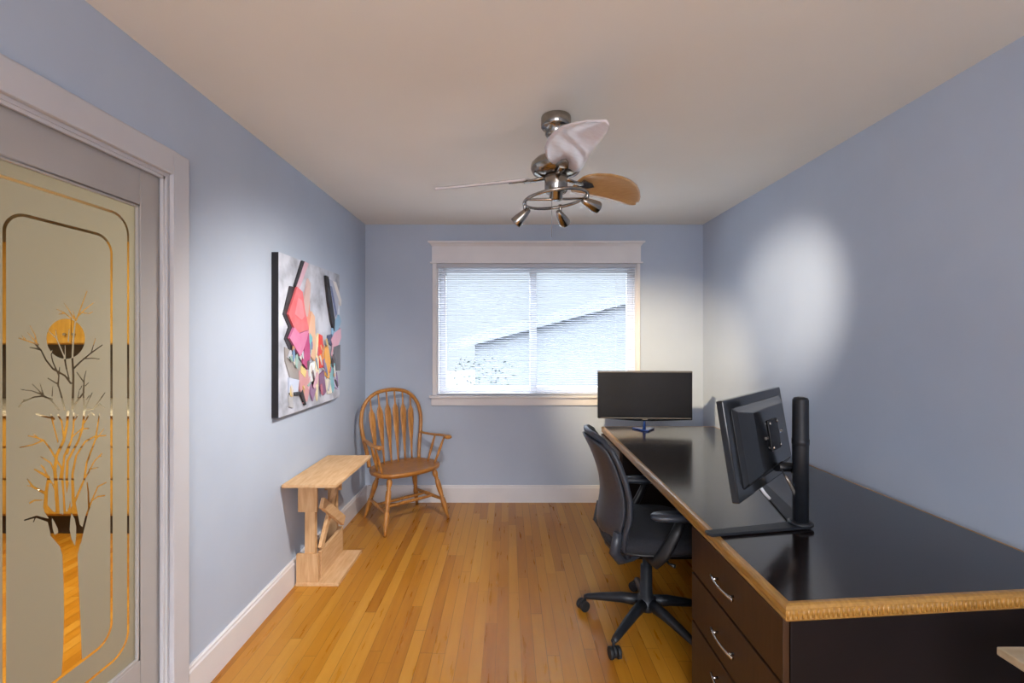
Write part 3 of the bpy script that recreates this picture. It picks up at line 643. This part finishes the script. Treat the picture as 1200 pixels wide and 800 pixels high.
# backrest: centreline profile (x at height) and half width
bprof = [(0.430, -0.195, 0.17), (0.48, -0.225, 0.205), (0.55, -0.222, 0.225), (0.62, -0.205, 0.235), (0.70, -0.203, 0.232), (0.78, -0.220, 0.222), (0.86, -0.248, 0.212), (0.92, -0.278, 0.198), (0.955, -0.296, 0.180), (0.970, -0.303, 0.145)]
def backsurf(s, i, off):
    z, x, hw_ = bprof[i]; c = 0.055*(s*s)                 # sides wrap forward
    return (x+c+off, s*hw_, z-0.02*(s*s if i > 7 else 0))
NB = 13
def shell(t0, t1, s0=-1, s1=1, i0=0, i1=len(bprof)-1):
    m = mk(); ss = [s0+(s1-s0)*k/(NB-1) for k in range(NB)]
    rings = []
    for i in range(i0, i1+1): rings.append([backsurf(s, i, t0) for s in ss]+[backsurf(s, i, t1) for s in reversed(ss)])
    return m.loft(rings)
shell(0.0, 0.022, -0.93, 0.93, 0, 9).build('backrest', 'mesh_back', oc, sub=1)
# outer rim frame
rim = []
for i in range(len(bprof)): rim.append(backsurf(-1, i, 0.006))
for s in (-0.75, -0.4, 0, 0.4, 0.75):
    p = backsurf(s, 9, 0.006); rim.append((p[0], p[1]*1.1, p[2]+0.008))
for i in reversed(range(len(bprof))): rim.append(backsurf(1, i, 0.006))
for s in (0.6, 0, -0.6):
    p = backsurf(s, 0, 0.0); rim.append((p[0], p[1], p[2]-0.01))
mk().tube(rim, 0.019, 12, closed=True, flat=(1.0, 0.72)).build('back_frame', 'grey_plastic', oc)
# rear shell panel (lumbar to top) in satin grey plastic
shell(-0.020, -0.001, -0.97, 0.97, 1, 9).build('back_shell', 'grey_plastic', oc, sub=1)
# back support yoke
for s in (-1, 1):
    mk().tube([backsurf(0.9*s, 2, -0.01), (-0.205, 0.20*s, 0.455), (-0.17, 0.17*s, 0.405), (-0.10, 0.12*s, 0.395), (-0.02, 0.075*s, 0.415)], [0.022, 0.026, 0.025, 0.022, 0.018], 12, flat=(1, 0.7)).build('back_yoke', 'grey_plastic', oc)
for s in (-1, 1):
    up_ = mk().tube([(-0.05, 0.15*s, 0.425), (-0.03, 0.245*s, 0.430), (0.0, 0.268*s, 0.48), (0.045, 0.272*s, 0.56), (0.075, 0.272*s, 0.628)], [0.02, 0.024, 0.026, 0.023, 0.02], 12, flat=(1.1, 0.75)).build('arm_support', 'black', oc)
    rings = [[(x, y+0.272*s, z) for x, y, z in superell(0.065, 0, a, b, z_, 24, 2.6)] for a, b, z_ in ((0.11, 0.03, 0.632), (0.125, 0.042, 0.640), (0.127, 0.044, 0.652), (0.118, 0.038, 0.661), (0.08, 0.02, 0.664))]
    mk().loft(rings).build('arm_pad', 'grey_plastic', oc)
mk().tube([(0.02, 0.05, 0.43), (0.03, -0.24, 0.425), (0.05, -0.262, 0.423)], [0.005, 0.005, 0.009], 8).build('height_lever', 'black', oc)

# ------------------------------------------------------------------ windsor armchair
wc_ = thing('windsor_armchair', 'golden oak windsor armchair with a bow back standing in the far left corner', 'chair', (-0.835, 3.685, 0), R(40.5))
SZ = 0.425
def seat_outline(sc_=1.0):
    pts = []
    for k in range(48):
        t = 2*PI*k/48; c, s = math.cos(t), math.sin(t); e = 2.7
        x = 0.282*math.copysign(abs(c)**(2/e), c); y = 0.215*math.copysign(abs(s)**(2/e), s)
        if y > 0: x *= 1-0.16*(y/0.215)
        pts.append((x*sc_, y*sc_))
    return pts
rings = [[(x, y, z) for x, y in seat_outline(s)] for s, z in ((0.90, SZ-0.038), (0.98, SZ-0.028), (1.0, SZ-0.012), (0.985, SZ-0.002), (0.93, SZ), (0.80, SZ-0.007), (0.5, SZ-0.014), (0.15, SZ-0.015))]
mk().loft(rings).build('seat', 'oak_seat', wc_)
legp = [(0, .013), (.04, .016), (.06, .020), (.10, .0225), (.15, .020), (.18, .014), (.20, .017), (.215, .0125), (.24, .019), (.34, .022), (.46, .019), (.54, .0145), (.56, .018), (.575, .0135), (.61, .019), (.68, .021), (.78, .018), (.9, .0135), (1.0, .011)]
legs = {}
for s in (-1, 1):
    for f_, top, foot in (('f', (0.19*s, -0.135, SZ-0.03), (0.272*s, -0.225, 0.0)), ('r', (0.15*s, 0.12, SZ-0.03), (0.235*s, 0.215, 0.0))):
        a, b = Vector(top), Vector(foot); legs[(s, f_)] = (a, b)
        n_ = len(legp); mk().tube([tuple(a+(b-a)*t) for t, r_ in legp], [r_ for t, r_ in legp], 14, up=(1, 0, 0)).build('leg', 'oak', wc_)
def onleg(s, f_, t): a, b = legs[(s, f_)]; return a+(b-a)*t
def turned(a, b, r=0.011, bulge=0.017):
    ts = [0, .1, .3, .45, .47, .5, .53, .55, .7, .9, 1]; rs = [r*.8, r, r*1.2, bulge*.9, bulge*.75, bulge*1.05, bulge*.75, bulge*.9, r*1.2, r, r*.8]
    return mk().tube([tuple(a+(b-a)*t) for t in ts], rs, 10)
sm = {}
for s in (-1, 1):
    a, b = onleg(s, 'f', 0.62), onleg(s, 'r', 0.62); sm[s] = (a, b); turned(a, b).build('stretcher', 'oak', wc_)
for t in (0.36, 0.62):
    a = sm[-1][0].lerp(sm[-1][1], t); b = sm[1][0].lerp(sm[1][1], t); turned(a, b, 0.010, 0.015).build('stretcher', 'oak', wc_)
def yb_(z): return 0.160+0.085*((z-SZ)/0.58)             # lean of the back
hoop = []
for x, z in ((-0.222, SZ-0.01), (-0.234, 0.52), (-0.252, 0.62), (-0.266, 0.72), (-0.265, 0.80), (-0.244, 0.88), (-0.198, 0.945), (-0.130, 0.988), (-0.045, 1.006)): hoop.append((x, yb_(z), z))
hoop = hoop+[(-x, y, z) for x, y, z in reversed(hoop)]
def catmull(P, sub=4):
    P = [Vector(p) for p in P]; out = []
    for i in range(len(P)-1):
        p0, p1, p2, p3 = P[max(i-1, 0)], P[i], P[i+1], P[min(i+2, len(P)-1)]
        for k in range(sub):
            t = k/sub; out.append(0.5*((2*p1)+(-p0+p2)*t+(2*p0-5*p1+4*p2-p3)*t*t+(-p0+3*p1-3*p2+p3)*t**3))
    out.append(P[-1]); return out
mk().tube(catmull(hoop), 0.0155, 12, flat=(1.0, 1.0)).build('bow', 'oak', wc_)
def hoop_top(x):
    H_ = catmull(hoop, 10); best = max((p for p in H_ if abs(p.x-x) < 0.02 and p.z > 0.7), key=lambda p: p.z, default=H_[len(H_)//2]); return best.z
prof_s = [(0, .0075), (.12, .0085), (.28, .013), (.42, .020), (.56, .0265), (.68, .0280), (.735, .0260), (.775, .017), (.81, .0085), (.9, .0075), (1, .007)]
for k in range(6):
    xt = -0.183+0.0732*k; xb = -0.155+0.062*k; zt = hoop_top(xt); z0 = SZ-0.012
    rings = []
    for t, hw_ in prof_s:
        z = z0+(zt-z0)*t; zs0 = z0+(0.96-z0)*t if False else z; x = xb+(xt-xb)*t; y = yb_(z)+0.0; th = max(0.0055, 0.0065*(1-hw_*4))
        rings.append([(x+hw_*math.cos(q_), y+th*math.sin(q_), z) for q_ in [2*PI*j/12 for j in range(12)]])
    mk().loft(rings).build('arrow_slat', 'oak', wc_)
for s in (-1, 1):
    za = 0.635
    path = catmull([(0.250*s, yb_(za)+0.002, za-0.004), (0.262*s, 0.10, za-0.004), (0.285*s, 0.0, za-0.002), (0.305*s, -0.09, za+0.004), (0.300*s, -0.165, za+0.006), (0.288*s, -0.198, za+0.003)], 4)
    n_ = len(path); rad = [0.013+0.006*min(1, i/(n_*0.4))+(0.008 if i > n_*0.72 else 0) for i in range(n_)]; rad[-1] = 0.016
    arm = mk().tube(path, rad, 12, flat=(0.55, 1.15), up=(0, 0, 1)).build('armrest', 'oak', wc_)
    for (xa, ya_, xs_, ys_) in ((0.300, -0.12, 0.228, -0.085), (0.282, -0.005, 0.222, 0.01)):
        turned(Vector((xs_*s, ys_, SZ-0.008)), Vector((xa*s, ya_, za-0.005)), 0.0085, 0.0125).build('arm_spindle', 'oak', wc_)

# ------------------------------------------------------------------ small pine trestle stand by the left wall
sn = thing('trestle_stand', 'unfinished pine console stand with crossed braces against the left wall', 'stand', (-1.10, 2.86, 0))
def sbx(m, x0, x1, y0, y1, z0, z1): return m.box(x0+1.10, x1+1.10, y0-2.86, y1-2.86, z0, z1)
sbx(mk(), -1.252, -0.950, 2.54, 3.19, 0.612, 0.630).build('top_board', 'pine', sn, bevel=0.002)
sbx(mk(), -1.236, -0.985, 2.67, 3.09, 0.0, 0.020).build('foot_board', 'pine', sn, bevel=0.002)
for ya, yb2 in ((2.690, 2.722), (3.030, 3.060)):
    m = mk(); sbx(m, -1.190, -1.130, ya, yb2, 0.0205, 0.611); m.build('upright', 'pine_v', sn, bevel=0.0015)
    m = mk(); sbx(m, -1.222, -1.112, ya-0.018 if ya < 2.8 else yb2, ya-0.0005 if ya < 2.8 else yb2+0.018, 0.430, 0.611); m.build('upper_block', 'pine_v', sn, bevel=0.0015)
    m = mk(); sbx(m, -1.232, -1.105, ya-0.018 if ya < 2.8 else yb2, ya-0.0005 if ya < 2.8 else yb2+0.018, 0.0205, 0.185); m.build('lower_block', 'pine_v', sn, bevel=0.0015)
sbx(mk(), -1.127, -1.105, 2.722, 3.06, 0.0205, 0.180).build('lower_rail', 'pine', sn, bevel=0.0015)
sbx(mk(), -1.170, -1.145, 2.723, 3.029, 0.555, 0.611).build('upper_rail', 'pine', sn, bevel=0.0015)
def brace(p, q_, w_, x0, x1, nm_, m='pine'):
    p, q_ = Vector((p[0]-2.86, p[1])), Vector((q_[0]-2.86, q_[1])); d = (q_-p).normalized(); nn = Vector((-d.y, d.x))*w_/2
    c4 = [p-nn, q_-nn, q_+nn, p+nn]
    rings = [[(x+1.10, c.x, c.y) for c in c4] for x in (x0, x1)]
    return mk().loft(rings, smooth=False).build('cross_brace', m, sn, bevel=0.0015)
brace((2.735, 0.19), (3.05, 0.585), 0.045, -1.126, -1.106, 'a')
brace((2.70, 0.475), (3.045, 0.235), 0.060, -1.105, -1.082, 'b')

# ------------------------------------------------------------------ relief collage on the left wall
PX = -1.219
pc = thing('relief_painting', 'mixed media relief painting with pink and striped shards on the left wall', 'painting', (XL, 2.886, 1.455))
def canvas_mat():
    m, nt, b = new_mat('grey_impasto'); L = nt.links.new
    tc = N(nt, 'ShaderNodeTexCoord'); nz = N(nt, 'ShaderNodeTexNoise'); nz.inputs['Scale'].default_value = 7; nz.inputs['Detail'].default_value = 7; L(tc.outputs['Object'], nz.inputs['Vector'])
    r = N(nt, 'ShaderNodeValToRGB'); e = r.color_ramp.elements; e[0].position = .3; e[0].color = lin('#868a96'); e[1].position = .62; e[1].color = lin('#cbd0dd')
    k_ = e.new(.45); k_.color = lin('#aeb3c0'); L(nz.outputs['Fac'], r.inputs[0]); L(r.outputs[0], b.inputs['Base Color']); b.inputs['Roughness'].default_value = 0.5
    bp = N(nt, 'ShaderNodeBump'); bp.inputs['Strength'].default_value = .5; bp.inputs['Distance'].default_value = .01; L(nz.outputs['Fac'], bp.inputs['Height']); L(bp.outputs[0], b.inputs['Normal']); return m
M_['impasto'] = canvas_mat()
mk().box(0.001, 0.037, -0.439, 0.439, -0.441, 0.441).build('canvas_frame', 'canvas_side', pc, bevel=0.002)
mk().box(0.0372, 0.0410, -0.439, 0.439, -0.441, 0.441).build('canvas', 'impasto', pc, bevel=0.001)
def cz(zx, zy):
    px = 300+zx*0.2752; py = 280+zy*0.275; Y = -PX*FP/(VX-px); return Y-2.886, EYE-(py-VY)*Y/FP-1.455
paint = {}
def pm(c):
    if c not in paint: paint[c] = mat('paint_'+c[1:], c, 0.45, var='#%02x%02x%02x' % tuple(min(255, max(0, int(int(c[i:i+2], 16)*0.82+38))) for i in (1, 3, 5)), scale=14, bump=0.15)
    return paint[c]
XM = Matrix(((0, 0, 1, 0), (1, 0, 0, 0), (0, 1, 0, 0), (0, 0, 0, 1)))     # (a,b,h) -> (x=h, y=a, z=b)
def shard(pts, c, h=0.012, lift=0.0, label=None):
    h *= 0.55; lift *= 0.55
    P = [cz(*p) for p in pts]
    P = [(max(-.436, min(.436, a)), max(-.438, min(.438, b))) for a, b in P]
    o = mk().prism(P, 0.0412+lift, 0.0412+lift+h, XM).build('shard', pm(c), pc)
    if label: o['label'] = label
S = shard
S([(140, 200), (165, 205), (128, 320), (150, 375), (135, 430), (178, 505), (205, 545), (190, 555), (150, 500), (118, 425), (135, 375), (112, 320)], '#1c1a20', 0.012, 0, 'black shadow shape behind the pink kite')
S([(200, 88), (216, 105), (196, 160), (178, 208), (163, 205)], '#c9a3b4', 0.02, .002, 'pale pink spike')
S([(190, 92), (200, 88), (163, 205), (157, 200)], '#17151a', 0.018, 0)
S([(163, 203), (186, 225), (196, 300), (213, 385), (170, 400), (148, 375), (125, 320)], '#d75f66', 0.03, .002, 'red upper half of the kite')
S([(150, 375), (172, 402), (213, 388), (206, 420), (190, 470), (176, 500), (130, 422)], '#cc6f9c', 0.031, .002, 'magenta lower half of the kite')
S([(165, 250), (182, 262), (192, 330), (180, 345), (150, 320)], '#ef7d86', 0.003, .033)
S([(215, 168), (226, 190), (222, 260), (214, 330), (203, 330), (196, 270)], '#c6a9a5', 0.018, .001)
S([(205, 300), (214, 240), (222, 250), (224, 420), (212, 400)], '#d98a72', 0.016, .002)
S([(230, 308), (243, 330), (246, 420), (244, 520), (226, 500), (214, 400)], '#dcae8e', 0.02, .001, 'peach coloured shard')
S([(222, 400), (232, 420), (222, 520), (205, 450)], '#6fb2bd', 0.017, .006)
S([(200, 420), (216, 400), (222, 500), (212, 556), (190, 530)], '#b03a74', 0.022, .003)
S([(288, 155), (299, 160), (326, 345), (324, 392), (312, 350), (298, 260)], '#121116', 0.03, .001, 'black wedge on the right')
S([(300, 168), (318, 178), (345, 250), (338, 330), (327, 348), (316, 280)], '#9fa6bd', 0.022, .002, 'striped grey blue shard')
S([(318, 178), (332, 184), (356, 262), (354, 285), (345, 262)], '#d7d4d4', 0.024, .003)
S([(308, 200), (314, 202), (336, 318), (330, 330)], '#55628f', 0.004, .024)
S([(322, 345), (346, 322), (356, 350), (340, 400), (318, 420)], '#7fa9c9', 0.02, .003)
S([(325, 400), (352, 380), (357, 420), (342, 452), (322, 460), (312, 430)], '#d9a6bd', 0.02, .005)
S([(300, 410), (320, 405), (316, 455), (300, 440)], '#3f4a6b', 0.016, .002)
S([(262, 405), (274, 412), (280, 480), (278, 545), (264, 550), (258, 470)], '#d9362c', 0.022, .003, 'scarlet upright shard')
S([(250, 420), (260, 400), (262, 560), (256, 690), (246, 640)], '#e6d8b0', 0.016, .001)
S([(262, 490), (276, 490), (276, 515), (263, 515)], '#e88a2a', 0.004, .026)
S([(118, 460), (150, 480), (190, 530), (186, 600), (140, 590), (120, 520)], '#8f8a88', 0.012, .001)
S([(134, 590), (178, 600), (172, 650), (136, 655)], '#bcc8e0', 0.014, .002)
S([(176, 560), (214, 560), (220, 640), (212, 690), (196, 700), (180, 640)], '#c58f93', 0.018, .002)
S([(186, 540), (206, 560), (200, 590), (182, 570)], '#d6c27a', 0.02, .004)
S([(222, 530), (244, 520), (246, 600), (232, 625), (222, 590)], '#dfe6ea', 0.014, .004)
S([(226, 610), (244, 600), (250, 640), (236, 690), (226, 660)], '#8d6a92', 0.015, .003)
S([(262, 580), (282, 560), (292, 650), (284, 665), (268, 640)], '#80587e', 0.016, .003)
S([(286, 470), (300, 450), (312, 520), (306, 600), (290, 580)], '#e9a94c', 0.015, .004)
S([(306, 540), (330, 520), (338, 600), (322, 655), (308, 640)], '#7fb8c4', 0.014, .002)
S([(292, 600), (306, 590), (318, 655), (300, 660)], '#e8e2d2', 0.016, .003)
S([(326, 460), (356, 450), (357, 560), (340, 560)], '#6b6c74', 0.01, .001)
S([(324, 590), (342, 580), (344, 640), (330, 630)], '#c7b8e0', 0.014, .003)
S([(180, 660), (190, 640), (206, 705), (200, 708)], '#141317', 0.02, .003)
S([(138, 655), (182, 650), (185, 664), (142, 668)], '#1d1b20', 0.014, .002)
S([(134, 665), (150, 668), (154, 720), (136, 715)], '#a8a9ae', 0.012, .002)
random.seed(11)
cols = ['#cfc8c2', '#b56a7e', '#6d8cb0', '#cdb67c', '#8d7ba3', '#8aa9a2', '#d2d2d4', '#c08a68', '#5c4f56', '#cfa3b4', '#b9bcc8', '#3b363d']
for k_ in range(46):
    x = random.uniform(135, 345); y = random.uniform(450, 655) - (x-135)*0.08; a = random.uniform(2, 6)*(1.25-(x-135)/420); b = random.uniform(9, 34)
    sk = random.uniform(-5, 5); S([(x-a+sk, y-b*0.7), (x+sk, y-b), (x+a*.8+sk*.4, y-b*0.2), (x+a*0.4-sk, y+b*0.9), (x-a*0.7-sk, y+b*.6)], cols[k_ % 12], 0.008, 0.012+0.0004*k_)

# ------------------------------------------------------------------ ceiling fan with three spot heads
FX, FY = 0.215, 2.09
fan = thing('ceiling_fan', 'brushed nickel ceiling fan with three curved blades above a ring of spot heads', 'ceiling fan', (FX, FY, ZC))
mk().lathe([(0.066, -0.001), (0.068, -0.006), (0.068, -0.045), (0.062, -0.052), (0.050, -0.056), (0.050, -0.078), (0.040, -0.092), (0.018, -0.098)], 36).build('canopy', 'chrome', fan)
mk().lathe([(0.012, -0.095), (0.012, -0.20)], 16).build('downrod', 'chrome', fan)
mk().lathe([(0.022, -0.165), (0.045, -0.175), (0.095, -0.195), (0.112, -0.213), (0.115, -0.232), (0.105, -0.252), (0.07, -0.264), (0.045, -0.268)], 40).build('motor_housing', 'chrome', fan)
mk().lathe([(0.050, -0.268), (0.052, -0.274), (0.052, -0.335), (0.046, -0.343), (0.03, -0.346), (0.03, -0.375), (0.012, -0.38)], 32).build('switch_housing', 'chrome', fan)
def blade(az, m_, lab, pitch=18, cone=0):
    mt = Matrix.Rotation(R(az), 4, 'Z') @ Matrix.Translation((0, 0, -0.272)) @ Matrix.Rotation(R(cone), 4, 'Y')
    # stations: r, centre offset, half width, extra twist
    stn = [(0.130, 0.010, 0.050, 0), (0.145, 0.008, 0.066, 0), (0.18, 0.0, 0.080, 0), (0.25, -0.010, 0.088, 0), (0.32, -0.012, 0.088, 0), (0.39, -0.006, 0.082, 0), (0.45, 0.006, 0.073, 0), (0.50, 0.024, 0.058, 0), (0.54, 0.041, 0.040, 0), (0.562, 0.052, 0.024, 0), (0.572, 0.058, 0.010, 0)]
    rings = []
    for r_, c, hw_, tw in stn:
        rr = Matrix.Rotation(R(-pitch+tw), 4, 'X'); ring = []
        K = 10; th = 0.0035
        for j in range(K+1):
            y = c-hw_+2*hw_*j/K; ring.append((y, th+0.006*(1-(2*j/K-1)**2)))
        for j in range(K, -1, -1):
            y = c-hw_+2*hw_*j/K; ring.append((y, -th+0.006*(1-(2*j/K-1)**2)))
        rings.append([tuple(mt @ (Matrix.Translation((r_, 0, 0)) @ rr @ Vector((0, y, z)))) for y, z in ring])
    bo = mk().loft(rings).build('blade', m_, fan); bo['label'] = lab
    br = mk(); rr = Matrix.Rotation(R(-pitch), 4, 'X')
    br.tube([tuple(mt @ Vector((0.04, 0, 0))), tuple(mt @ Vector((0.10, 0, -0.006))), tuple(mt @ Vector((0.15, 0, -0.008)))], [0.014, 0.012, 0.012], 10, flat=(0.6, 1.3))
    br.prism([(0.140, -0.03), (0.20, -0.018), (0.225, 0), (0.20, 0.018), (0.140, 0.03)], -0.010, -0.0045, mt @ rr)
    br.build('blade_iron', 'chrome', bo)
blade(163, 'glare_white', 'blade seen edge-on, window glare painted white'); blade(31, 'maple', 'maple wood blade'); blade(-85, 'glare_white', 'blade pointing towards the room, window glare painted white')
ring_c = Vector((-0.002, 0.0, -0.372)); tl = Matrix.Rotation(R(-7), 4, 'Y')
mk().tube([tuple(ring_c+(tl @ Vector((0.143*math.cos(t), 0.143*math.sin(t), 0)))) for t in [2*PI*k/48 for k in range(48)]], 0.0075, 12, closed=True).build('light_ring', 'chrome', fan)
cbm = mk()
for t in (R(20), R(200)): cbm.tube([tuple(ring_c+Vector((0, 0, 0.0))), tuple(ring_c+(tl @ Vector((0.143*math.cos(t), 0.143*math.sin(t), 0))))], 0.006, 8)
cbm.build('ring_crossbar', 'chrome', fan)
mk().tube([(-0.02, -0.02, -0.345), (-0.022, -0.022, -0.55)], 0.0012, 6).build('pull_chain', 'chrome', fan)
def head(ang, target, energy, cone, col_=(1, 0.80, 0.58), blend=1.0):
    t = R(ang); p = ring_c+(tl @ Vector((0.143*math.cos(t), 0.143*math.sin(t), 0)))
    piv = p+Vector((0, 0, -0.040))
    mk().tube([tuple(p+Vector((0, 0, 0.010))), tuple(p), tuple(piv)], [0.009, 0.009, 0.006], 10).build('knuckle', 'chrome', fan)
    tgt = Vector(target)-Vector((FX, FY, ZC)); d = (tgt-piv).normalized()
    hp_ = mk().lathe([(0.006, -0.030), (0.012, -0.026), (0.019, 0.0), (0.026, 0.035), (0.0285, 0.058), (0.0275, 0.062), (0.0255, 0.060), (0.024, 0.045), (0.010, 0.030)], 24, axis_mtx(piv, d))
    ho = hp_.build('spot_head', 'chrome', fan)
    l = bpy.data.lights.new('spot_lamp', 'SPOT'); l.energy = energy; l.color = col_; l.spot_size = R(cone); l.spot_blend = blend; l.shadow_soft_size = 0.03
    lo = bpy.data.objects.new('spot_lamp', l); col.objects.link(lo); lo.parent = fan; lo.location = piv+d*0.066; lo.rotation_euler = d.to_track_quat('-Z', 'Y').to_euler()
head(168, (-1.26, 2.6, 0.72), 55, 112, (1, 0.93, 0.86))
head(75, (1.32, 4.05, 0.98), 125, 58, (1, 0.77, 0.48))
head(-10, (1.71, 2.84, 1.64), 42, 47, (1, 0.86, 0.7))
